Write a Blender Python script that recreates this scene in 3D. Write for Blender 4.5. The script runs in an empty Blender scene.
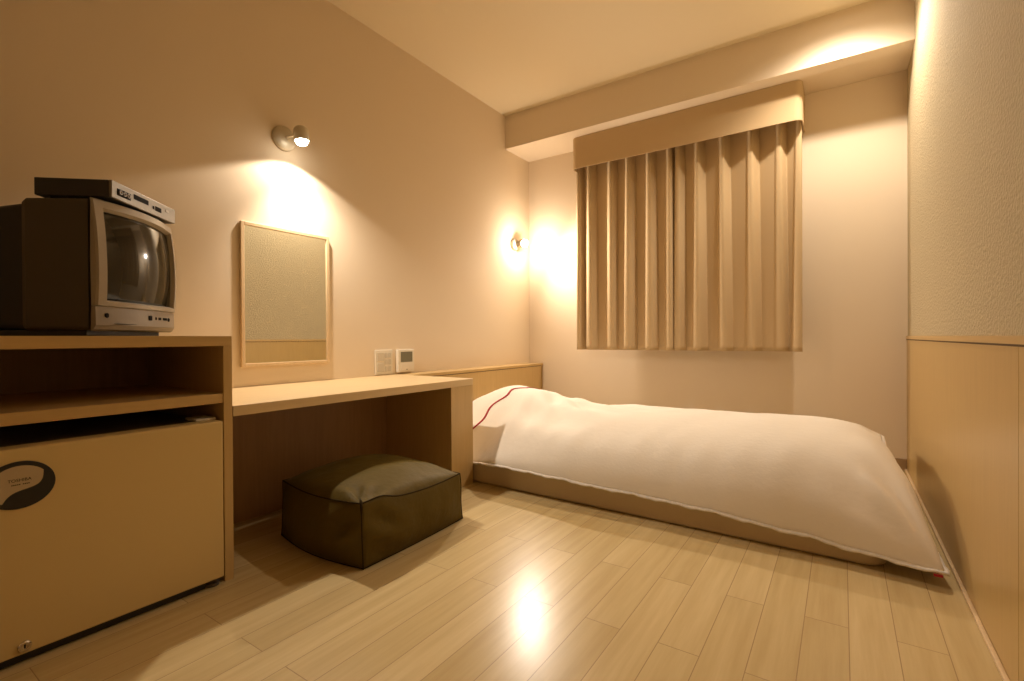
import bpy, bmesh, math, random
from mathutils import Vector, Matrix, noise
random.seed(7)
S = bpy.context.scene
C = S.collection
PI = math.pi
# ------------------------------------------------------------ camera, world, exposure
cam = bpy.data.cameras.new('camera'); camo = bpy.data.objects.new('camera', cam); C.objects.link(camo)
F_PX, YAW, PITCH, ROLL = 488.0, 0.5945, 0.0052, 0.0059
cam.sensor_width = 36; cam.lens = F_PX/1024*36; cam.clip_start = .02
fw = Vector((-math.sin(YAW), math.cos(YAW), 0)); rt = Vector((math.cos(YAW), math.sin(YAW), 0))
FW = fw*math.cos(PITCH) - Vector((0, 0, math.sin(PITCH))); UP = rt.cross(FW)
R2 = rt*math.cos(ROLL) - UP*math.sin(ROLL)
U2 = rt*math.sin(ROLL) + UP*math.cos(ROLL)
M = Matrix((R2, U2, -FW)).transposed().to_4x4(); M.translation = (2.2265, 0, .77)
camo.matrix_world = M
S.camera = camo
S.view_settings.view_transform = 'Standard'; S.view_settings.look = 'None'
S.view_settings.gamma = 1; S.view_settings.use_curve_mapping = False
S.view_settings.exposure = 0.42
w = bpy.data.worlds.new('world'); S.world = w; w.use_nodes = True
w.node_tree.nodes['Background'].inputs[0].default_value = (0, 0, 0, 1)
w.node_tree.nodes['Background'].inputs[1].default_value = 0
LCOL = (1.0, .88, .745)
P_DESK, P_DESKF, P_BED, P_BEDF, P_DOWN, P_DOWNF = 9.0, 31.0, 7.0, 50.0, 15.0, 33.0
L_DESK = (.125, 1.39, 1.725); L_BED = (.13, 3.36, 1.54); L_DOWN = (2.22, 2.92, 2.515)
def lamp(name, kind, loc, power, parent=None, target=None, size=2.2, blend=.3, rad=.02, color=LCOL):
    l = bpy.data.lights.new(name, kind); l.energy = power; l.color = color; l.shadow_soft_size = rad
    o = bpy.data.objects.new(name, l); C.objects.link(o)
    if kind == 'SPOT': l.spot_size = size; l.spot_blend = blend
    m = Matrix.Translation(loc)
    if target is not None: m = m @ Vector(target).to_track_quat('-Z', 'Y').to_matrix().to_4x4()
    if parent: o.parent = parent; m = parent.matrix_basis.inverted() @ m
    o.matrix_basis = m
    return o
# room sizes
D, W, H = 3.565, 2.537, 2.5405
YB, ZB = 3.2137, 2.279            # beam
YF = -1.3                         # wall behind the camera
# ------------------------------------------------------------ materials
def mat(name, col, rough=.5, metal=0, spec=.5, coat=0, emit=None, es=0):
    m = bpy.data.materials.new(name); m.use_nodes = True
    b = m.node_tree.nodes['Principled BSDF']
    b.inputs['Base Color'].default_value = (*col, 1); b.inputs['Roughness'].default_value = rough
    b.inputs['Metallic'].default_value = metal; b.inputs['Specular IOR Level'].default_value = spec
    b.inputs['Coat Weight'].default_value = coat
    if emit: b.inputs['Emission Color'].default_value = (*emit, 1); b.inputs['Emission Strength'].default_value = es
    return m
def nd(m, t, **k):
    n = m.node_tree.nodes.new(t)
    for a, v in k.items(): setattr(n, a, v)
    return n
def bump_noise(m, scale, strength, dist=.002, detail=3, vscale=(1, 1, 1)):
    nt = m.node_tree; b = nt.nodes['Principled BSDF']
    tc = nd(m, 'ShaderNodeTexCoord'); mp = nd(m, 'ShaderNodeMapping'); mp.inputs['Scale'].default_value = vscale
    n = nd(m, 'ShaderNodeTexNoise'); n.inputs['Scale'].default_value = scale; n.inputs['Detail'].default_value = detail
    bp = nd(m, 'ShaderNodeBump'); bp.inputs['Strength'].default_value = strength; bp.inputs['Distance'].default_value = dist
    nt.links.new(tc.outputs['Object'], mp.inputs[0]); nt.links.new(mp.outputs[0], n.inputs['Vector'])
    nt.links.new(n.outputs['Fac'], bp.inputs['Height']); nt.links.new(bp.outputs[0], b.inputs['Normal'])
    return n, mp
def wood(name, c1, c2, axis, rough=.38, scale=14, coat=0.0, stretch=.06):
    m = mat(name, c1, rough, coat=coat); nt = m.node_tree; b = nt.nodes['Principled BSDF']
    tc = nd(m, 'ShaderNodeTexCoord'); mp = nd(m, 'ShaderNodeMapping')
    sc = [1, 1, 1]; sc['xyz'.index(axis)] = stretch; mp.inputs['Scale'].default_value = sc
    n = nd(m, 'ShaderNodeTexNoise'); n.inputs['Scale'].default_value = scale*3; n.inputs['Detail'].default_value = 6; n.inputs['Roughness'].default_value = .65
    r = nd(m, 'ShaderNodeValToRGB'); r.color_ramp.elements[0].position = .3; r.color_ramp.elements[1].position = .7
    r.color_ramp.elements[0].color = (*c2, 1); r.color_ramp.elements[1].color = (*c1, 1)
    nt.links.new(tc.outputs['Object'], mp.inputs[0]); nt.links.new(mp.outputs[0], n.inputs['Vector'])
    nt.links.new(n.outputs['Fac'], r.inputs[0]); nt.links.new(r.outputs[0], b.inputs['Base Color'])
    return m
def planks(name):
    m = mat(name, (.6, .4, .2), .26, spec=.36); nt = m.node_tree; b = nt.nodes['Principled BSDF']; L = nt.links.new
    tc = nd(m, 'ShaderNodeTexCoord'); mp = nd(m, 'ShaderNodeMapping')
    mp.inputs['Rotation'].default_value = (0, 0, PI/2); mp.inputs['Location'].default_value = (.31, .06, 0)
    L(tc.outputs['Object'], mp.inputs[0])
    br = nd(m, 'ShaderNodeTexBrick'); br.offset = .37; br.offset_frequency = 2; br.squash = 1
    br.inputs['Scale'].default_value = 1; br.inputs['Brick Width'].default_value = .91; br.inputs['Row Height'].default_value = .1
    br.inputs['Mortar Size'].default_value = .0011; br.inputs['Mortar Smooth'].default_value = .2; br.inputs['Bias'].default_value = 0
    br.inputs['Color1'].default_value = (0, 0, 0, 1); br.inputs['Color2'].default_value = (1, 1, 1, 1); br.inputs['Mortar'].default_value = (.5, .5, .5, 1)
    L(mp.outputs[0], br.inputs['Vector'])
    tone = nd(m, 'ShaderNodeValToRGB'); e = tone.color_ramp.elements
    e[0].color = (.62, .468, .225, 1); e[1].color = (.71, .55, .285, 1)
    L(br.outputs['Color'], tone.inputs[0])
    # grain
    mp2 = nd(m, 'ShaderNodeMapping'); mp2.inputs['Scale'].default_value = (1, .055, 1); L(tc.outputs['Object'], mp2.inputs[0])
    off = nd(m, 'ShaderNodeVectorMath', operation='MULTIPLY_ADD'); L(br.outputs['Color'], off.inputs[0]); off.inputs[1].default_value = (3, 5, 9); L(mp2.outputs[0], off.inputs[2])
    n = nd(m, 'ShaderNodeTexNoise'); n.inputs['Scale'].default_value = 38; n.inputs['Detail'].default_value = 6; n.inputs['Roughness'].default_value = .6
    L(off.outputs[0], n.inputs['Vector'])
    gr = nd(m, 'ShaderNodeValToRGB'); gr.color_ramp.elements[0].position = .3; gr.color_ramp.elements[1].position = .68
    gr.color_ramp.elements[0].color = (.86, .82, .76, 1); gr.color_ramp.elements[1].color = (1, 1, 1, 1); L(n.outputs['Fac'], gr.inputs[0])
    mx = nd(m, 'ShaderNodeMix', data_type='RGBA', blend_type='MULTIPLY'); mx.inputs[0].default_value = 1
    L(tone.outputs[0], mx.inputs[6]); L(gr.outputs[0], mx.inputs[7])
    mo = nd(m, 'ShaderNodeMix', data_type='RGBA', blend_type='MIX'); L(br.outputs['Fac'], mo.inputs[0]); L(mx.outputs[2], mo.inputs[6])
    mo.inputs[7].default_value = (.40, .27, .13, 1)
    L(mo.outputs[2], b.inputs['Base Color'])
    inv = nd(m, 'ShaderNodeMath', operation='SUBTRACT'); inv.inputs[0].default_value = 1; L(br.outputs['Fac'], inv.inputs[1])
    bp = nd(m, 'ShaderNodeBump'); bp.inputs['Strength'].default_value = .5; bp.inputs['Distance'].default_value = .001; L(inv.outputs[0], bp.inputs['Height'])
    L(bp.outputs[0], b.inputs['Normal'])
    return m
MT = {}
MT['wall'] = mat('cream_wallpaper', (.80, .66, .48), .75, spec=.25); bump_noise(MT['wall'], 260, .12, .0015)
MT['ceil'] = mat('ceiling_paper', (.80, .67, .45), .85, spec=.2); bump_noise(MT['ceil'], 200, .15, .0015)
MT['rough'] = mat('textured_plaster', (.53, .435, .27), .8, spec=.25)
n_, _ = bump_noise(MT['rough'], 95, .9, .007, 2)
MT['floor'] = planks('maple_planks')
MT['oak_z'] = wood('light_oak_vertical', (.62, .42, .175), (.56, .37, .145), 'z', .36, 22)
MT['oak_y'] = wood('light_oak_lengthwise', (.62, .42, .175), (.56, .37, .145), 'y', .36, 22)
MT['oak_x'] = wood('light_oak_crosswise', (.62, .42, .175), (.56, .37, .145), 'x', .36, 22)
MT['pan_z'] = wood('satin_panel_wood', (.57, .385, .15), (.52, .345, .13), 'z', .33, 22)
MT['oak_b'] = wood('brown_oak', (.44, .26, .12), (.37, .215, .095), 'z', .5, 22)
MT['maple'] = wood('pale_maple_frame', (.78, .58, .34), (.70, .50, .28), 'z', .4, 20)
MT['desk'] = wood('pale_desktop', (.74, .55, .30), (.68, .49, .25), 'y', .38, 20)
MT['base'] = mat('brown_skirting', (.36, .23, .11), .45)
MT['groove'] = mat('dark_groove', (.10, .055, .02), .8)
MT['curtain'] = mat('beige_curtain_cloth', (.58, .42, .235), .9, spec=.1); bump_noise(MT['curtain'], 400, .1, .001)
MT['duvet'] = mat('white_cotton', (.91, .83, .71), .85, spec=.15); bump_noise(MT['duvet'], 30, .12, .01, 4)
MT['pipe'] = mat('white_piping', (.88, .82, .74), .8, spec=.2)
MT['mattress'] = mat('cream_ticking', (.66, .53, .36), .85, spec=.1)
MT['red'] = mat('red_cloth', (.42, .015, .02), .8)
MT['bag'] = mat('olive_cloth', (.115, .078, .014), .62, spec=.14); bump_noise(MT['bag'], 9, .55, .02, 4)
MT['bagp'] = mat('dark_olive_piping', (.040, .026, .008), .9, spec=.1)
MT['fridge'] = mat('cream_enamel', (.70, .52, .225), .38)
MT['fbody'] = mat('grey_fridge_body', (.25, .22, .17), .5)
MT['black'] = mat('black_plastic', (.012, .011, .010), .42)
MT['tvcase'] = mat('taupe_tv_plastic', (.070, .053, .026), .5)
MT['bezel'] = mat('silver_tv_plastic', (.34, .285, .21), .35, metal=.15)
MT['bezeld'] = mat('dim_silver_plastic', (.26, .21, .15), .4)
MT['screen'] = mat('tv_glass', (.020, .018, .011), .07, spec=.45, coat=.0)
MT['stbtop'] = mat('dark_metal_case', (.022, .018, .012), .45)
MT['stbf'] = mat('grey_metal_front', (.20, .165, .115), .38, metal=.3)
MT['dark'] = mat('dark_marking', (.012, .009, .006), .85, spec=.15)
MT['white'] = mat('white_plastic', (.80, .72, .58), .4)
MT['whited'] = mat('grey_white_plastic', (.62, .55, .43), .45)
MT['lcd'] = mat('lcd', (.20, .19, .13), .25)
MT['mirror'] = mat('mirror_glass', (.86, .86, .80), .02, metal=1)
MT['chrome'] = mat('chrome', (.7, .66, .6), .2, metal=1)
MT['lampbody'] = mat('satin_lamp_metal', (.62, .55, .42), .4, metal=.2)
MT['bulb'] = mat('lit_bulb', (1, 1, 1), .3, emit=(1, .93, .8), es=22)
MT['bulb2'] = mat('lit_bulb_bright', (1, 1, 1), .3, emit=(1, .95, .85), es=40)
MT['emlight'] = mat('emblem_silver', (.55, .46, .33), .25, metal=.4)
MT['rubber'] = mat('brown_rubber', (.10, .075, .05), .6)
# ------------------------------------------------------------ helpers
def link(name, bm, m, parent=None, smooth=False, bevel=0):
    me = bpy.data.meshes.new(name)
    bmesh.ops.recalc_face_normals(bm, faces=bm.faces)
    bm.to_mesh(me); bm.free()
    me.materials.append(m)
    if smooth:
        for p in me.polygons: p.use_smooth = True
    o = bpy.data.objects.new(name, me); C.objects.link(o)
    if parent: o.parent = parent
    if bevel:
        b = o.modifiers.new('bevel', 'BEVEL'); b.width = bevel; b.segments = 2; b.limit_method = 'ANGLE'; b.angle_limit = .6
    return o
def bx(bm, x0, x1, y0, y1, z0, z1):
    v = [bm.verts.new((x, y, z)) for x in (x0, x1) for y in (y0, y1) for z in (z0, z1)]
    for f in ((0, 1, 3, 2), (4, 6, 7, 5), (0, 4, 5, 1), (2, 3, 7, 6), (0, 2, 6, 4), (1, 5, 7, 3)):
        bm.faces.new([v[i] for i in f])
    return bm
def box(*a): return bx(bmesh.new(), *a)
def tube(bm, pts, r, seg=8, caps=True):
    pts = [Vector(p) for p in pts]; rings = []
    for i, p in enumerate(pts):
        t = (pts[min(i+1, len(pts)-1)] - pts[max(i-1, 0)]).normalized()
        a = t.cross(Vector((0, 0, 1)) if abs(t.z) < .9 else Vector((1, 0, 0))).normalized(); b = t.cross(a)
        rr = r[i] if isinstance(r, (list, tuple)) else r
        rings.append([bm.verts.new(p + a*rr*math.cos(2*PI*k/seg) + b*rr*math.sin(2*PI*k/seg)) for k in range(seg)])
    for i in range(len(rings)-1):
        for k in range(seg):
            bm.faces.new((rings[i][k], rings[i][(k+1) % seg], rings[i+1][(k+1) % seg], rings[i+1][k]))
    if caps: bm.faces.new(rings[0]); bm.faces.new(rings[-1][::-1])
    return bm
def lathe(bm, prof, origin, axis, seg=28):       # prof: (radius, distance along axis)
    ax = Vector(axis).normalized(); o = Vector(origin)
    a = ax.cross(Vector((0, 0, 1)) if abs(ax.z) < .9 else Vector((1, 0, 0))).normalized(); b = ax.cross(a); rings = []
    for r, d in prof:
        if r < 1e-6: rings.append([bm.verts.new(o + ax*d)]); continue
        rings.append([bm.verts.new(o + ax*d + a*r*math.cos(2*PI*k/seg) + b*r*math.sin(2*PI*k/seg)) for k in range(seg)])
    for i in range(len(rings)-1):
        p, q = rings[i], rings[i+1]
        for k in range(seg):
            k2 = (k+1) % seg
            if len(p) == 1: bm.faces.new((p[0], q[k2], q[k]))
            elif len(q) == 1: bm.faces.new((p[k], p[k2], q[0]))
            else: bm.faces.new((p[k], p[k2], q[k2], q[k]))
    return bm
def tag(o, label, cat, group=None):
    o['label'] = label; o['category'] = cat
    if group: o['group'] = group
    return o
def thing(name, label, cat, loc=(0, 0, 0), rz=0, group=None):
    o = bpy.data.objects.new(name, None); C.objects.link(o); o.location = loc; o.rotation_euler = (0, 0, rz)
    o.empty_display_size = .05
    o.matrix_basis = Matrix.Translation(loc) @ Matrix.Rotation(rz, 4, 'Z')
    return tag(o, label, cat, group)
def at(o, loc): # shift mesh into a parent's local frame when geometry was built in world coordinates
    o.data.transform(Matrix.Translation(-Vector(loc))); return o
def struct(name, bm, m, **k):
    o = link(name, bm, m, **k); o['kind'] = 'structure'; return o
# ------------------------------------------------------------ room shell
struct('floor', box(-.1, W+.1, YF-.1, D+.1, -.1, 0), MT['floor'])
struct('ceiling', box(-.1, W+.1, YF-.1, D+.1, H, H+.1), MT['ceil'])
struct('wall_left', box(-.1, 0, YF, D, 0, H), MT['wall'])
struct('wall_back', box(-.1, W+.1, D, D+.1, 0, H), MT['wall'])
struct('wall_front', box(-.1, W+.1, YF-.1, YF, 0, H), MT['wall'])
struct('wall_right', box(W, W+.1, YF, D, 0, H), MT['rough'])
bm = bmesh.new(); struct('trim_1', box(0, W, YB, D, ZB, H), MT['wall'])['label'] = 'boxed ceiling beam above the curtains'
# wood wainscot on the right wall: panels with fine grooves, cap rail, bead at the floor
PX = W-.005
seams = [YF, -.98, .24, 1.437, D]
bm = bmesh.new()
for a, b in zip(seams[:-1], seams[1:]): bx(bm, PX, W, a+(.0012 if a > YF else 0), b-(.0012 if b < D else 0), 0, .7455)
wp = struct('trim_2', bm, MT['pan_z']); wp['label'] = 'light wood wall panelling'
struct('trim_3', box(W-.006, W, YF, D, .7455, .7505), MT['groove'])['label'] = 'dark shadow gap'
struct('trim_4', box(PX-.003, W, YF, D, .7505, .7685), MT['oak_y'])['label'] = 'wood cap rail'
struct('trim_5', box(PX-.011, PX, YF, D, 0, .011), MT['maple'], bevel=.003)['label'] = 'thin floor bead'
struct('baseboard_back', box(0, PX, D-.009, D, 0, .065), MT['base'], bevel=.002)
struct('baseboard_left', box(0, .009, YF, .168, 0, .065), MT['base'], bevel=.002)
# ------------------------------------------------------------ TV cabinet
CY0, CY1, CX, CZ = .17, .7973, .598, .782
t = thing('storage_cabinet', 'light oak open cabinet under the television, with a shelf above the small refrigerator', 'cabinet', (0, CY0, 0))
def part(name, bm, m, par, **k): return at(link(name, bm, m, par, **k), par.location)
part('top_board', box(0, CX, CY0, CY1, CZ-.032, CZ), MT['oak_y'], t, bevel=.0012)
part('side_panel', box(0, CX, CY1-.027, CY1, 0, CZ-.032), MT['oak_z'], t, bevel=.001)
part('side_panel', box(0, CX, CY0, CY0+.027, 0, CZ-.032), MT['oak_z'], t, bevel=.001)
part('shelf', box(.02, CX-.004, CY0+.027, CY1-.027, .569, .599), MT['oak_y'], t, bevel=.001)
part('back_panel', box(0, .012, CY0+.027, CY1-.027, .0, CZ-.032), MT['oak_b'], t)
# ------------------------------------------------------------ refrigerator
FY0, FY1 = .203, .764
t = thing('mini_refrigerator', 'small cream refrigerator under the shelf of the cabinet', 'refrigerator', (.3, .48, 0))
part('body', box(.05, .548, FY0+.004, FY1-.004, .022, .508), MT['fbody'], t, bevel=.006)
part('gasket', box(.548, .556, FY0+.01, FY1-.01, .026, .503), MT['black'], t)
door = part('door', box(.556, .618, FY0, FY1-.005, .026, .516), MT['fridge'], t, bevel=.005)
part('under_door_shade', box(.50, .597, FY0+.006, FY1-.052, .002, .0255), MT['black'], t)  # black box standing in for the shade in the gap below the door
for y in (FY1-.028,):
    part('foot', lathe(bmesh.new(), [(0, 0), (.02, 0), (.022, .003), (.022, .010), (.014, .012), (.014, .0255), (0, .0255)], (.585, y, 0), (0, 0, 1)), MT['rubber'], t, smooth=False)
part('hinge_cover', box(.50, .575, FY1-.065, FY1-.006, .5155, .524), MT['whited'], t, bevel=.003)
part('door_lock', lathe(bmesh.new(), [(0, 0), (.0125, 0), (.0125, .004), (.010, .0065), (.006, .0065), (.006, .003), (0, .003)], (.618, .306, .046), (1, 0, 0)), MT['chrome'], t)['label'] = 'round chrome lock'
part('lock_slot', box(.6208, .6215, .3045, .3075, .042, .050), MT['dark'], t)
# badge: dark oval with a silver leaf-shaped inset and two small lines of lettering
EC = (.619, .300, .430); EA, EB = .064, .056
def disc_outline(fn, n=64): return [fn(2*PI*k/n) for k in range(n)]
def prism_x(bm, pts, x0, x1):
    a = [bm.verts.new((x0, y, z)) for y, z in pts]; b = [bm.verts.new((x1, y, z)) for y, z in pts]
    bm.faces.new(a); bm.faces.new(b[::-1]); n = len(pts)
    for i in range(n): bm.faces.new((a[i], a[(i+1) % n], b[(i+1) % n], b[i]))
    return bm
bd = part('badge', prism_x(bmesh.new(), disc_outline(lambda a: (EC[1]+EA*math.cos(a), EC[2]+EB*math.sin(a))), .617, .6215), MT['black'], t, bevel=.0015)
bd['label'] = 'dark oval badge'
pts = []
for k in range(25):
    a = math.radians(38 + (236-38)*k/24); pts.append((EC[1]+(EA-.011)*math.cos(a), EC[2]+(EB-.010)*math.sin(a)))
p0, p3 = pts[-1], pts[0]
for k in range(1, 20):
    s = k/20; x = p0[0]+(p3[0]-p0[0])*s; z = p0[1]+(p3[1]-p0[1])*s
    z += .005*math.sin(2*PI*s); x -= .007*math.sin(2*PI*s); z -= .010*math.sin(PI*s)*s; x += .008*math.sin(PI*s)
    pts.append((x, z))
ins = at(link('badge_inset', prism_x(bmesh.new(), pts, .6215, .6225), MT['emlight'], bd), (0, 0, 0))
ins.data.transform(Matrix.Translation(-Vector(t.location)))
ins['label'] = 'silver inset'
def text_obj(name, s, size, m, par, mat4, ext=.0002):
    cu = bpy.data.curves.new(name, 'FONT'); cu.body = s; cu.size = size; cu.extrude = ext; cu.align_x = 'CENTER'; cu.align_y = 'CENTER'
    tmp = bpy.data.objects.new('tmp', cu); C.objects.link(tmp)
    bpy.context.view_layer.update()
    me = bpy.data.meshes.new_from_object(tmp.evaluated_get(bpy.context.evaluated_depsgraph_get()))
    bpy.data.objects.remove(tmp); bpy.data.curves.remove(cu)
    me.materials.clear(); me.materials.append(m); me.transform(mat4)
    o = bpy.data.objects.new(name, me); C.objects.link(o); o.parent = par
    return o
RX = Matrix.Rotation(PI/2, 4, 'Z') @ Matrix.Rotation(PI/2, 4, 'X')    # text facing +x, reading along +y
for s, sz, y, z in (('TOSHIBA', .0100, .300, .442),):
    text_obj('lettering', s, sz, MT['dark'], bd, Matrix.Translation(Vector((.6227, y, z))-Vector(t.location)) @ RX)
bm = bmesh.new()     # the second line of lettering is too small to read in the photograph: a row of fine marks
for i in range(10):
    if i != 5: bx(bm, .6225, .6228, .286+i*.0032, .2882+i*.0032, .4308, .4332)
ml = link('small_print', bm, MT['dark'], bd); ml.data.transform(Matrix.Translation(-Vector(t.location)))
# ------------------------------------------------------------ desk
DY1, DZ = 2.033, .556
t = thing('desk', 'long pale wood desk built between the cabinet and the bed', 'desk', (.3, 1.4, 0))
part('desktop', box(.001, .6, CY1+.001, DY1, .522, DZ), MT['desk'], t, bevel=.001)
part('end_support', box(.001, .598, 1.860, DY1-.0005, 0, .522), MT['oak_z'], t, bevel=.001)
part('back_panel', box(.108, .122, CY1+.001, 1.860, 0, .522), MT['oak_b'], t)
# ------------------------------------------------------------ headboard
t = thing('headboard', 'low light wood headboard box along the wall at the pillow end of the bed', 'headboard', (.065, 2.8, 0))
part('cap', box(.001, .132, DY1+.001, D-.001, .538, DZ), MT['oak_y'], t, bevel=.001)
part('front_panel', box(.001, .127, DY1+.001, D-.022, 0, .533), MT['oak_z'], t)
part('end_board', box(.001, .130, D-.019, D-.010, 0, .537), MT['oak_z'], t)
part('shadow_gap', box(.001, .122, DY1+.001, D-.019, .533, .538), MT['groove'], t)
# ------------------------------------------------------------ mirror
MY0, MY1, MZ0, MZ1 = 1.124, 1.576, .646, 1.300
t = thing('wall_mirror', 'rectangular mirror in a pale wood frame above the desk', 'mirror', (0, 1.35, MZ0))
bm = bmesh.new(); fwid = .016; fx = .017
bx(bm, .002, fx, MY0, MY0+fwid, MZ0, MZ1); bx(bm, .002, fx, MY1-fwid, MY1, MZ0, MZ1)
bx(bm, .002, fx, MY0+fwid, MY1-fwid, MZ0, MZ0+fwid); bx(bm, .002, fx, MY0+fwid, MY1-fwid, MZ1-fwid, MZ1)
part('frame', bm, MT['maple'], t, bevel=.002)
part('glass', box(.004, .010, MY0+fwid-.002, MY1-fwid+.002, MZ0+fwid-.002, MZ1-fwid+.002), MT['mirror'], t)
# ------------------------------------------------------------ switch plate, thermostat
t = thing('switch_panel', 'white wall switch panel with rows of buttons, left of the thermostat', 'switch', (0, 1.945, .559))
part('plate', box(0, .009, 1.880, 2.010, .561, .705), MT['white'], t, bevel=.003)
for k, (z0, z1) in enumerate(((.640, .690), (.578, .628))):
    part('rocker', box(.009, .0125, 1.893, 1.940, z0, z1), MT['whited'], t, bevel=.0015)
for i in range(2):
    for j in range(3):
        part('button', box(.009, .0118, 1.949+i*.026, 1.970+i*.026, .578+j*.040, .608+j*.040), MT['whited'], t, bevel=.001)
t = thing('thermostat', 'white wall thermostat with a grey display, right of the switch panel', 'thermostat', (0, 2.11, .563))
part('housing', box(0, .024, 2.040, 2.172, .566, .704), MT['white'], t, bevel=.004)
part('display', box(.0235, .0248, 2.060, 2.156, .628, .690), MT['lcd'], t, bevel=.0005)
part('cover', box(.024, .0265, 2.062, 2.154, .578, .618), MT['white'], t, bevel=.001)
part('indicator', box(.0264, .0272, 2.101, 2.114, .5815, .5845), MT['dark'], t)
# ------------------------------------------------------------ wall spotlights
def spotlight(label, yb, zb, head, aim, bulbmat, base_r=.058):
    t = thing('wall_spotlight', label, 'lamp', (0, yb, zb), 0, 'wall spotlights on the left wall')
    part('base', lathe(bmesh.new(), [(0, 0), (base_r, 0), (base_r, .012), (base_r*.86, .022), (base_r*.4, .028), (0, .029)], (0, yb, zb), (1, 0, 0)), MT['lampbody'], t, smooth=True)
    aim = Vector(aim).normalized(); hd = Vector(head)
    back = hd - aim*.075
    part('arm', tube(bmesh.new(), [(.02, yb, zb), (.045, yb, zb), tuple(back+aim*.03)], .007), MT['lampbody'], t, smooth=True)
    part('head', lathe(bmesh.new(), [(0, 0), (.022, .002), (.031, .012), (.034, .03), (.034, .070), (.031, .070), (.031, .03), (.02, .014), (0, .012)], back, aim), MT['lampbody'], t, smooth=True)
    part('bulb', lathe(bmesh.new(), [(0, .055), (.020, .056), (.027, .064), (.0285, .072), (.024, .082), (.014, .088), (0, .090)], back, aim, 20), bulbmat, t, smooth=True)
    return t
t = spotlight('lit spotlight high on the wall above the mirror', 1.337, 1.735, (.120, 1.358, 1.698), (.10, .03, -1), MT['bulb'])
lamp('desk_lamp_light', 'SPOT', (.124, 1.360, 1.676), P_DESK, t, (.02, .0, -1), math.radians(138), .14, .022)
lamp('desk_lamp_beam', 'SPOT', (.124, 1.360, 1.676), P_DESKF, t, (.30, .22, -1), math.radians(122), .7, .022)
t = spotlight('lit spotlight in the far corner above the head of the bed', 3.330, 1.535, (.092, 3.352, 1.537), (.80, -.50, -.22), MT['bulb2'], .05)
lamp('bed_lamp_light', 'POINT', (.122, 3.352, 1.532), P_BED, t, None, rad=.022)
lamp('bed_lamp_beam', 'SPOT', (.123, 3.352, 1.531), P_BEDF, t, (.75, -.30, -.40), math.radians(168), 1.0, .022)
# ceiling downlight (just above the picture)
t = thing('ceiling_downlight', 'small round ceiling downlight in front of the beam near the right wall', 'lamp', (L_DOWN[0], L_DOWN[1], H))
part('trim_ring', lathe(bmesh.new(), [(.048, 0), (.062, 0), (.062, .006), (.050, .010), (.046, .006), (.048, 0)], (L_DOWN[0], L_DOWN[1], H), (0, 0, -1)), MT['white'], t, smooth=True)
part('lens', lathe(bmesh.new(), [(0, .002), (.046, .002), (.046, .006), (0, .009)], (L_DOWN[0], L_DOWN[1], H), (0, 0, -1)), MT['bulb'], t, smooth=True)
lamp('downlight_light', 'SPOT', L_DOWN, P_DOWN, t, (0, .0, -1), math.radians(150), .6, .03)
lamp('downlight_beam', 'SPOT', L_DOWN, P_DOWNF, t, (0, .0, -1), math.radians(128), .6, .03)
# ------------------------------------------------------------ curtains and pelmet
VX0, VX1, VY, VZ0 = .535, 2.032, 3.335, 2.045
def curtain(name, ridges, x0, x1, label, seed):
    bm = bmesh.new(); NX, NZ = 260, 44; z0, z1 = .677, 2.14
    rows = []
    rnd = random.Random(seed); wv = [rnd.uniform(.85, 1.15) for _ in ridges]; ph = [rnd.uniform(-1, 1) for _ in ridges]
    for j in range(NZ+1):
        s = j/NZ; z = z1+(z0-z1)*s; row = []
        for i in range(NX+1):
            x = x0+(x1-x0)*i/NX; yv = 0
            for k, c in enumerate(ridges):
                cc = c + .006*ph[k]*s
                wd = (.025 + .018*s)*wv[k]
                dx = (x-cc)/wd
                gap = (c-ridges[k-1]) if k else .10
                f = 1/(1+abs(dx)**3.6)
                if dx < 0: f = max(f*.9, .92*max(0, 1+(x-cc)/(gap*.92))**(1.15-.25*s)); f = 1 - (1-f)*min(1, abs(dx)*1.2)
                yv = max(yv, f)
            y = 3.490 - (.070+.012*s)*yv + .005*math.sin(x*31+seed)*s
            row.append(bm.verts.new((x, y, z)))
        rows.append(row)
    for j in range(NZ):
        for i in range(NX): bm.faces.new((rows[j][i], rows[j][i+1], rows[j+1][i+1], rows[j+1][i]))
    o = link(name, bm, MT['curtain'], smooth=True)
    sm = o.modifiers.new('thickness', 'SOLIDIFY'); sm.thickness = .003
    return tag(o, label, 'curtain')
curtain('curtain', [.537, .628, .80, .935, 1.09, 1.232], .527, 1.262, 'left beige pleated curtain panel, nearer the corner spotlight', 3)
curtain('curtain', [1.292, 1.42, 1.575, 1.745, 1.905, 2.012], 1.268, 2.030, 'right beige pleated curtain panel, further from the corner spotlight', 5)
bm = bmesh.new(); r = .035; path = [(VX0, D-.002)]
for k in range(7): a = k/6*PI/2; path.append((VX0+r-r*math.cos(a), VY+r-r*math.sin(a)))
for k in range(7): a = k/6*PI/2; path.append((VX1-r+r*math.sin(a), VY+r-r*math.cos(a)))
path.append((VX1, D-.002))
top = [bm.verts.new((x, y, ZB-.001)) for x, y in path]; bot = [bm.verts.new((x, y, VZ0)) for x, y in path]
for i in range(len(path)-1): bm.faces.new((top[i], top[i+1], bot[i+1], bot[i]))
o = link('curtain_pelmet', bm, MT['curtain']); sm = o.modifiers.new('thickness', 'SOLIDIFY'); sm.thickness = .006; sm.offset = 1
tag(o, 'beige cloth pelmet hiding the top of the curtains, under the beam', 'pelmet')
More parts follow.
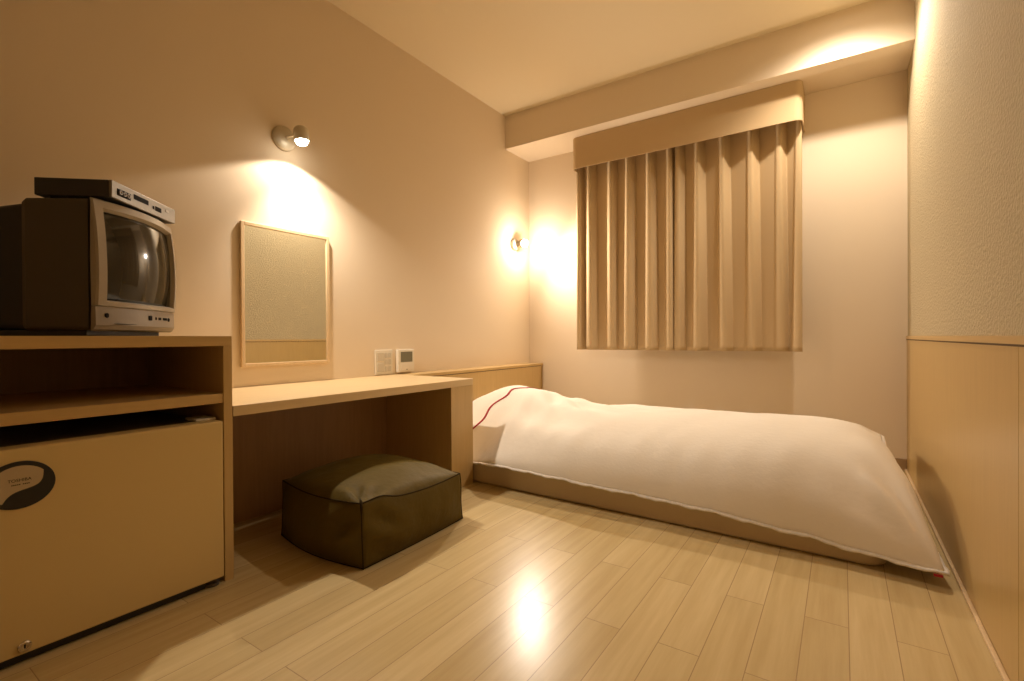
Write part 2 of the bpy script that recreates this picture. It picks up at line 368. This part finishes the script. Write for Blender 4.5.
# ------------------------------------------------------------ mattress and duvet
def lerp_tab(tab, x):
    if x <= tab[0][0]: return tab[0][1]
    for (a, b), (c, d) in zip(tab[:-1], tab[1:]):
        if x <= c:
            s = (x-a)/(c-a); s = s*s*(3-2*s); return b+(d-b)*s
    return tab[-1][1]
BX0, BX1, BY0, BY1 = .14, 2.352, 2.020, 3.07
def rounded_slab(bm, x0, x1, y0, y1, z0, z1, rc, re, seg=6):
    n = 6; rings = []
    prof = [(re, z0)] + [(re-re*math.sin(a*PI/2/n), z0+re-re*math.cos(a*PI/2/n)) for a in range(1, n+1)] + [(re-re*math.cos(a*PI/2/n), z1-re+re*math.sin(a*PI/2/n)) for a in range(0, n+1)]
    for ins_, z in prof:
        ring = []
        for cx, cy, a0 in ((x1-rc, y1-rc, 0), (x0+rc, y1-rc, PI/2), (x0+rc, y0+rc, PI), (x1-rc, y0+rc, 3*PI/2)):
            for k in range(seg+1):
                a = a0+k/seg*PI/2; ring.append(bm.verts.new((cx+(rc-ins_)*math.cos(a), cy+(rc-ins_)*math.sin(a), z)))
        rings.append(ring)
    for p, q in zip(rings[:-1], rings[1:]):
        for i in range(len(p)): bm.faces.new((p[i], p[(i+1) % len(p)], q[(i+1) % len(p)], q[i]))
    bm.faces.new(rings[0]); bm.faces.new(rings[-1])
    return bm
bm = rounded_slab(bmesh.new(), BX0, BX1, BY0, BY1, 0, .118, .07, .016)
for v in bm.verts: v.co.y += .038 - .024*(v.co.x-.14)
o = link('futon_mattress', bm, MT['mattress'], smooth=True)
tag(o, 'cream futon mattress lying on the floor under the white duvet', 'mattress')
QX0, QX1 = .135, 2.40
crown_tab = [(.13, .355), (.54, .468), (.68, .460), (.86, .412), (1.02, .374), (1.3, .374), (1.7, .384), (2.1, .398), (2.5, .400)]
front_hem = [(.13, .105), (.60, .108), (.75, .131), (1.15, .124), (1.35, .115), (1.77, .103), (2.1, .079), (2.28, .062), (2.5, .052)]
back_hem = [(.13, .20), (2.0, .20), (2.36, .20), (2.5, .20)]
foot_z = [(1.94, .053), (2.3, .075), (2.6, .105), (2.9, .175), (3.12, .262)]
foot_x = [(1.94, 2.487), (2.2, 2.470), (2.6, 2.440), (2.9, 2.405), (3.12, 2.392)]
def front_y(x):
    k = min(1, max(0, (x-.60)/.14)); k = k*k*(3-2*k)
    return 2.048*(1-k) + 1.985*k - .035*max(0, (x-2.1)/.4)**1.5 + .004*math.sin(x*9)
def back_y(x): return 3.125
def duvet_pt(s, t, side):        # s 0..1 head to foot, t -1..1 front to back
    xf_ = lerp_tab(foot_x, 2.56+t*.58)
    x = QX0 + (xf_-QX0)*s
    yf, yb = front_y(x), back_y(x)
    y = (yf+yb)/2 + t*(yb-yf)/2
    # edge height
    he = lerp_tab(front_hem, x)*(1-t)/2 + lerp_tab(back_hem, x)*(1+t)/2
    k = min(1, max(0, (s-.80)/.20)); k = k*k
    he = he*(1-k) + lerp_tab(foot_z, y)*k
    hk = min(1, max(0, (x-.62)/.6)); hk = hk*hk*(3-2*hk)
    a = hk*max(0, 1-abs(t)**2.7)**.52 + (1-hk)*((max(0, 1-t*t)**1.5)*.85 + .15*max(0, 1-abs(t)**2.7)**.52)
    b = max(0, 1-s**20)**.5 if s < 1 else 0
    b *= min(1, .55+.45*min(1, s/.05)) if s < .05 else 1
    pf = a*b
    if side > 0:
        cr = lerp_tab(crown_tab, x)
        z = he + (cr-he)*pf
        # folds: radiating creases near the foot corner, soft undulation over the top
        n1 = noise.noise(Vector((x*2.2, y*2.6, 1.3)))*.018
        n2 = noise.noise(Vector((x*7-y*4, y*3+x*2, 4.7)))*.006
        dx_, dy_ = 2.487-x, y-1.94; rr = math.hypot(dx_, dy_)+1e-5; an = math.atan2(dy_, dx_)
        cre = .017*math.sin(an*11+.6)*math.exp(-((rr-.16)/.13)**2)
        dx2, dy2 = 2.39-x, 3.12-y; r2 = math.hypot(dx2, dy2)+1e-5; an2 = math.atan2(dy2, dx2)
        cre += .014*math.sin(an2*13)*math.exp(-((r2-.15)/.12)**2)
        # long soft folds dropping away from the pillow mound
        fo = .009*math.sin((y-2.0)*24+x*5)*math.exp(-((x-.95)/.22)**2)
        an3 = math.atan2(2.95-y, x-.50); r3 = math.hypot(2.95-y, x-.50)
        fo += .012*math.sin(an3*26+2*n1/.018)*math.exp(-((r3-.62)/.24)**2)*min(1, max(0, (x-.62)/.2))
        pu = .0035*math.sin(x*44+2*noise.noise(Vector((x*3, 0, 0))))*max(0, -t-.55)/.45
        z += (n1+n2+cre+fo+pu)*min(1, pf*1.6)
    else:
        z = max(he - .012*pf, .004)
        if x < BX1-.01 and BY0+.01 < y < BY1-.01: z = max(z, .120) if pf > .12 else z
    return Vector((x, y, z))
def tt(j, n):                      # denser toward the edges
    return math.sin((-1+2*j/n)*PI/2)
NS, NT = 170, 90
bm = bmesh.new(); topv = []; botv = []
for i in range(NS+1):
    s = math.sin(i/NS*PI/2)*.35 + (i/NS)*.65
    topv.append([bm.verts.new(duvet_pt(s, tt(j, NT), 1)) for j in range(NT+1)])
for i in range(NS+1):
    s = math.sin(i/NS*PI/2)*.35 + (i/NS)*.65; row = []
    for j in range(NT+1):
        edge = i == NS or j in (0, NT)
        row.append(topv[i][j] if edge else bm.verts.new(duvet_pt(s, tt(j, NT), -1)))
    botv.append(row)
for i in range(NS):
    for j in range(NT):
        bm.faces.new((topv[i][j], topv[i+1][j], topv[i+1][j+1], topv[i][j+1]))
        q = (botv[i][j], botv[i][j+1], botv[i+1][j+1], botv[i+1][j])
        if bm.faces.get(q) is None: bm.faces.new(q)
for j in range(NT):                # close the head end
    a, b, c, d = topv[0][j], topv[0][j+1], botv[0][j+1], botv[0][j]
    vs = []
    for v in (a, b, c, d):
        if v not in vs: vs.append(v)
    if len(vs) > 2: bm.faces.new(vs)
duv = link('duvet', bm, MT['duvet'], smooth=True)
tag(duv, 'thick white duvet spread over the futon and its pillow', 'duvet')
# white piping round three edges
pp = [duvet_pt(s/100, -1, 1) for s in range(0, 101)] + [duvet_pt(1, -1+2*k/60, 1) for k in range(1, 61)] + [duvet_pt(1-s/60, 1, 1) for s in range(1, 58)]
bm = bmesh.new()
rings = []
for i, p in enumerate(pp):
    tdir = (pp[min(i+1, len(pp)-1)]-pp[max(i-1, 0)]).normalized(); out = tdir.cross(Vector((0, 0, 1))).normalized()
    if i <= 100: amp = 1
    wv_ = .0025*math.sin(i*.9)+.002*math.sin(i*2.3)
    c0 = p - out*.004; c1 = p + out*.012 + Vector((0, 0, -.004+wv_))
    rings.append([bm.verts.new(c0+Vector((0, 0, .003))), bm.verts.new(c1+Vector((0, 0, .003))), bm.verts.new(c1-Vector((0, 0, .003))), bm.verts.new(c0-Vector((0, 0, .003)))])
for a, b in zip(rings[:-1], rings[1:]):
    for k in range(4): bm.faces.new((a[k], a[(k+1) % 4], b[(k+1) % 4], b[k]))
bm.faces.new(rings[0]); bm.faces.new(rings[-1])
link('piping', bm, MT['pipe'], duv, smooth=True)['label'] = 'narrow white edge piping'
# red stripe across the pillow mound
bm = bmesh.new(); rr_ = []
for k in range(81):
    t_ = -.965+1.9*k/80
    sx_ = .43+.20*min(1, max(0, (k/80)/.62)); s_ = (sx_-QX0)/(2.43-QX0) + .006*math.sin(k*.5+1)*(1 if k < 40 else .2)
    a = duvet_pt(s_, t_, 1); b = duvet_pt(s_+.0042, t_, 1)
    rr_.append([bm.verts.new(a+Vector((0, 0, -.002))), bm.verts.new(a+Vector((-.001, -.002, .0035))), bm.verts.new(b+Vector((.001, -.002, .0035))), bm.verts.new(b+Vector((0, 0, -.002)))])
for a, b in zip(rr_[:-1], rr_[1:]):
    for k in range(4): bm.faces.new((a[k], a[(k+1) % 4], b[(k+1) % 4], b[k]))
bm.faces.new(rr_[0]); bm.faces.new(rr_[-1])
link('stripe', bm, MT['red'], duv, smooth=True)['label'] = 'thin red stripe'
cpt = duvet_pt(1, -1, 1)
o = link('corner_tag', box(cpt.x-.030, cpt.x-.008, cpt.y-.013, cpt.y-.009, cpt.z-.013, cpt.z-.006), MT['red'], duv); o['label'] = 'small red tag'
# ------------------------------------------------------------ bean bag cushion
def bag():
    c = {(0, 0): Vector((.905, 1.063, 0)), (0, 1): Vector((.885, 1.600, 0)), (1, 0): Vector((.404, 1.074, 0)), (1, 1): Vector((.36, 1.62, 0))}
    ct = {(0, 0): Vector((.912, 1.050, .226)), (0, 1): Vector((.895, 1.572, .202)), (1, 0): Vector((.372, 1.100, .205)), (1, 1): Vector((.35, 1.60, .205))}
    def bil(d, u, v): return d[0, 0]*(1-u)*(1-v)+d[0, 1]*(1-u)*v+d[1, 0]*u*(1-v)+d[1, 1]*u*v
    bm = bmesh.new(); N = 36; K = 16
    def edge_bow(u, v, amt):
        # edges of the square sag/bow: outward in the middle of every side
        n = Vector((0, 0, 0))
        n += Vector((1, .05, 0))*amt*math.sin(PI*v)*(1-u)**2 ; n += Vector((-1, 0, 0))*amt*math.sin(PI*v)*u**2
        n += Vector((0, -1, 0))*amt*math.sin(PI*u)*(1-v)**2; n += Vector((0, 1, 0))*amt*math.sin(PI*u)*v**2
        return n
    def toppt(u, v):
        p = bil(ct, u, v) + edge_bow(u, v, .018)
        d = (max(0, 1-abs(2*u-1)**2.1)*max(0, 1-abs(2*v-1)**2.1))**.75
        p.z += .067*d
        p.z -= .010*(math.sin(PI*u) if v in (0, 1) else math.sin(PI*v) if u in (0, 1) else 0)
        cu = math.hypot(u, v)+1e-5; an = math.atan2(v, u)
        p.z += .014*math.sin(an*9)*math.exp(-((cu-.15)/.10)**2)
        p.z += .006*noise.noise(Vector((u*5, v*5, 2)))*min(1, d*4)
        return p
    def botpt(u, v): return bil(c, u, v) + edge_bow(u, v, .006) + Vector((0, -.026*math.sin(PI*u)*(1-v)**3, 0)) + Vector((0, 0, .002))
    T = {}; B = {}
    for i in range(N+1):
        for j in range(N+1):
            T[i, j] = bm.verts.new(toppt(i/N, j/N)); B[i, j] = bm.verts.new(botpt(i/N, j/N))
    for i in range(N):
        for j in range(N):
            bm.faces.new((T[i, j], T[i+1, j], T[i+1, j+1], T[i, j+1])); bm.faces.new((B[i, j], B[i, j+1], B[i+1, j+1], B[i+1, j]))
    per = [(i, 0) for i in range(N)] + [(N, j) for j in range(N)] + [(i, N) for i in range(N, 0, -1)] + [(0, j) for j in range(N, 0, -1)]
    outw = lambda i, j: Vector(((1 if i == 0 else 0)-(1 if i == N else 0), (-1 if j == 0 else 0)+(1 if j == N else 0), 0))
    cols = []
    for (i, j) in per:
        a, b = T[i, j], B[i, j]; col = [a]; m = min(min(i, N-i), N) + min(j, N-j); e = math.sin(PI*min(1, m/N))if m else 0
        o_ = outw(i, j)
        if (i in (0, N)) and (j in (0, N)): e = 0
        for k in range(1, K):
            f = k/K; p = a.co.lerp(b.co, f)
            bulge = .030*math.sin(PI*f)*min(1, e*1.3)
            wr = .007*noise.noise(Vector((p.x*9, p.y*9, p.z*7)))
            m0 = math.hypot(p.x-.93, p.y-1.05)
            cr = .007*math.sin((p.z*55)+m0*30)*math.exp(-((m0-.09)/.07)**2)*(1 if p.z > .09 else .4)
            p = p + o_.normalized()*(bulge+(wr*1.5+cr*1.6)*math.sin(PI*f)) if o_.length else p
            col.append(bm.verts.new(p))
        col.append(b); cols.append(col)
    n = len(cols)
    for q in range(n):
        for k in range(K): bm.faces.new((cols[q][k], cols[(q+1) % n][k], cols[(q+1) % n][k+1], cols[q][k+1]))
    seam_t = [T[i, j].co.copy() for i, j in per]; seam_b = [B[i, j].co.copy() for i, j in per]
    corners = [[v.co.copy() for v in cols[q]] for q in (0, N, 2*N, 3*N)]
    o = link('floor_cushion', bm, MT['bag'], smooth=True)
    tag(o, 'dark olive boxy bean bag cushion on the floor in front of the desk', 'cushion')
    def closed(pts): return pts + [pts[0], pts[1]]
    link('piping', tube(bmesh.new(), closed(seam_t), .0024, 6), MT['bagp'], o, smooth=True)
    link('piping', tube(bmesh.new(), closed([p+Vector((0, 0, .002)) for p in seam_b]), .0024, 6), MT['bagp'], o, smooth=True)
    for cc in corners: link('piping', tube(bmesh.new(), cc, .0022, 6), MT['bagp'], o, smooth=True)
    # gathered knot on the near top corner
    k0 = corners[0][0]
    link('corner_gather', tube(bmesh.new(), [k0+Vector((-.03, .02, .006)), k0+Vector((0, 0, .006)), k0+Vector((.007, -.004, -.012)), k0+Vector((.003, -.001, -.04))], [.002, .005, .0045, .002], 8), MT['bagp'], o, smooth=True)
bag()
# ------------------------------------------------------------ television (local: x along the front, -y outward)
TW, TZ0, TZ1 = .378, .012, .376
TV = thing('television', 'silver and brown tube television on top of the cabinet', 'television', (.5495, .459, CZ), math.atan2(.75, -.66))
def loc(name, bm, m, par=TV, **k): return link(name, bm, m, par, **k)
def front_off(x, z):             # convex front surface, metres toward the viewer
    X = (x-TW/2)/(TW/2); Z = (z-.19)/.175
    return .030*(1-X*X) + .014*(1-min(1.2, Z*Z))
# main shell
def shell_ring(bm, x0, x1, z0, z1, y, r, seg=4):
    ring = []
    for cx, cz, a0 in ((x1-r, z1-r, 0), (x0+r, z1-r, PI/2), (x0+r, z0+r, PI), (x1-r, z0+r, 1.5*PI)):
        for k in range(seg+1):
            a = a0+k/seg*PI/2; ring.append(bm.verts.new((cx+r*math.cos(a), y, cz+r*math.sin(a))))
    return ring
def loft(bm, rings, caps=True):
    for p, q in zip(rings[:-1], rings[1:]):
        for i in range(len(p)): bm.faces.new((p[i], p[(i+1) % len(p)], q[(i+1) % len(p)], q[i]))
    if caps: bm.faces.new(rings[0]); bm.faces.new(rings[-1])
    return bm
bm = bmesh.new()
loft(bm, [shell_ring(bm, 0.002, TW-.002, .016, TZ1-.002, .012, .01), shell_ring(bm, .003, TW-.003, .016, TZ1-.004, .165, .012), shell_ring(bm, .008, TW-.008, .02, TZ1-.010, .176, .012)])
loc('case', bm, MT['tvcase'])
bm = bmesh.new()
loft(bm, [shell_ring(bm, .012, TW-.012, .018, TZ1-.016, .174, .012), shell_ring(bm, .022, TW-.022, .018, TZ1-.024, .25, .014), shell_ring(bm, .05, TW-.05, .019, TZ1-.06, .345, .014)])
loc('rear_housing', bm, MT['black'])
loc('plinth', box(.02, TW-.02, .03, .325, 0, .0175), MT['black'], bevel=.003)
# bezel with screen opening
SX0, SX1, SZ0, SZ1 = .034, TW-.026, .100, .346
bm = bmesh.new(); NX, NZ = 44, 40
def sopen(x, z):
    X = (x-(SX0+SX1)/2)/((SX1-SX0)/2); Z = (z-(SZ0+SZ1)/2)/((SZ1-SZ0)/2)
    return X, Z
def perim(x0, x1, z0, z1, bow, n=20):
    P = []
    for k in range(n): s = k/n; P.append((x0+(x1-x0)*s, z0-bow*math.sin(PI*s)*.5))
    for k in range(n): s = k/n; P.append((x1+bow*math.sin(PI*s)*.5, z0+(z1-z0)*s))
    for k in range(n): s = k/n; P.append((x1+(x0-x1)*s, z1+bow*math.sin(PI*s)*.6))
    for k in range(n): s = k/n; P.append((x0-bow*math.sin(PI*s)*.5, z1+(z0-z1)*s))
    return P
outer = perim(0, TW, .082, TZ1, 0.004); inner = perim(SX0, SX1, SZ0, SZ1, .005)
midp = [((o_[0]*.25+i_[0]*.75), (o_[1]*.25+i_[1]*.75)) for o_, i_ in zip(outer, inner)]
ra = [bm.verts.new((x, .004, z)) for x, z in outer]
rb = [bm.verts.new((x, -front_off(x, z)+.004, z)) for x, z in outer]
rb2 = [bm.verts.new((o_[0]*.9+i_[0]*.1, -front_off(*o_)-.002, o_[1]*.9+i_[1]*.1)) for o_, i_ in zip(outer, inner)]
rc = [bm.verts.new((x, -front_off(x, z)-.001, z)) for x, z in midp]
rd = [bm.verts.new((x, -front_off(x, z)+.012, z)) for x, z in inner]
re_ = [bm.verts.new((x, .030, z)) for x, z in inner]
loft(bm, [ra, rb, rb2, rc, rd, re_], caps=False)
loc('bezel', bm, MT['bezel'], smooth=False)
bm = bmesh.new(); g = {}
for i in range(31):
    for j in range(25):
        x = SX0-.004+(SX1-SX0+.008)*i/30; z = SZ0-.004+(SZ1-SZ0+.008)*j/24; X, Z = sopen(x, z)
        g[i, j] = bm.verts.new((x, .010-.030*(1-X*X*.9)-.016*(1-Z*Z*.9), z))
for i in range(30):
    for j in range(24): bm.faces.new((g[i, j], g[i+1, j], g[i+1, j+1], g[i, j+1]))
o = loc('screen', bm, MT['screen'], smooth=True); sm = o.modifiers.new('thickness', 'SOLIDIFY'); sm.thickness = .004; sm.offset = -1
# control panel under the screen
bm = bmesh.new(); n = 24; cols = []
for k in range(n+1):
    x = TW*k/n; X = (x-TW/2)/(TW/2); y = -.026*(1-X*X)-.004
    cols.append([bm.verts.new((x, .004, .081)), bm.verts.new((x, y-.002, .081)), bm.verts.new((x, y-.003, .030)), bm.verts.new((x, y+.004, .018)), bm.verts.new((x, .006, .014))])
for a, b in zip(cols[:-1], cols[1:]):
    for k in range(5): bm.faces.new((a[k], a[(k+1) % 5], b[(k+1) % 5], b[k]))
bm.faces.new(cols[0]); bm.faces.new(cols[-1])
cp = loc('control_panel', bm, MT['bezeld'])
def py(x): X = (x-TW/2)/(TW/2); return -.026*(1-X*X)-.0065
def dots(name, x, z, r, m=MT['dark'], h=.003): return loc(name, lathe(bmesh.new(), [(0, 0), (r, 0), (r, h), (0, h+.0008)], (x, py(x)+.001, z), (0, -1, 0), 14), m, par=cp)
dots('power_button', .031, .057, .0065)
loc('flap_line', box(.05, .172, py(.11)+.0065, py(.145)+.0005, .0335, .0345), MT['dark'], par=cp)
loc('infrared_window', box(.188, .205, py(.196)-.0022, .0, .049, .064), MT['dark'], par=cp, bevel=.002)
for x in (.228, .246, .255, .276, .287, .298): loc('button', box(x-.0026, x+.0026, py(x)-.0018, 0.0, .052, .060), MT['dark'], par=cp)
dots('button', .316, .055, .0060)
for x in (.05, TW-.07):
    pass
# ------------------------------------------------------------ set-top box on the TV
zt = 1.1545
SB = thing('video_player', 'flat grey video player lying on top of the television', 'video player', (.556, .499, CZ+TZ1), math.atan2(.24, -.219))
SW_, SD, SH = .325, .188, .0475; z0 = .008
loc('case', box(0, SW_, .006, SD, z0, z0+SH), MT['stbtop'], par=SB, bevel=.002)
loc('front_panel', box(0, SW_, -.002, .006, z0, z0+SH), MT['stbf'], par=SB, bevel=.0015)
for x, y in ((.03, .115), (SW_-.03, .115), (.03, .16), (SW_-.03, .16)):
    loc('foot', lathe(bmesh.new(), [(0, -.002), (.009, -.002), (.009, z0), (0, z0)], (x, y, 0), (0, 0, 1), 14), MT['black'], par=SB)
jp = loc('jack_panel', box(.022, .082, -.0035, -.002, z0+.012, z0+.031), MT['dark'], par=SB, bevel=.0005)
for x in (.034, .052, .069):
    loc('jack', lathe(bmesh.new(), [(.003, 0), (.0065, 0), (.0065, .003), (.004, .003), (.003, 0)], (x, -.0035, z0+.0215), (0, -1, 0), 14), MT['bezeld'], par=jp)
loc('cassette_slot', box(.098, .170, -.0030, -.002, z0+.022, z0+.036), MT['dark'], par=SB)
loc('display_window', box(.208, .240, -.0032, -.002, z0+.016, z0+.030), MT['dark'], par=SB)
loc('button', box(.194, .200, -.0036, -.002, z0+.018, z0+.027), MT['dark'], par=SB)
loc('button', box(.266, .284, -.0032, -.002, z0+.026, z0+.034), MT['bezel'], par=SB)
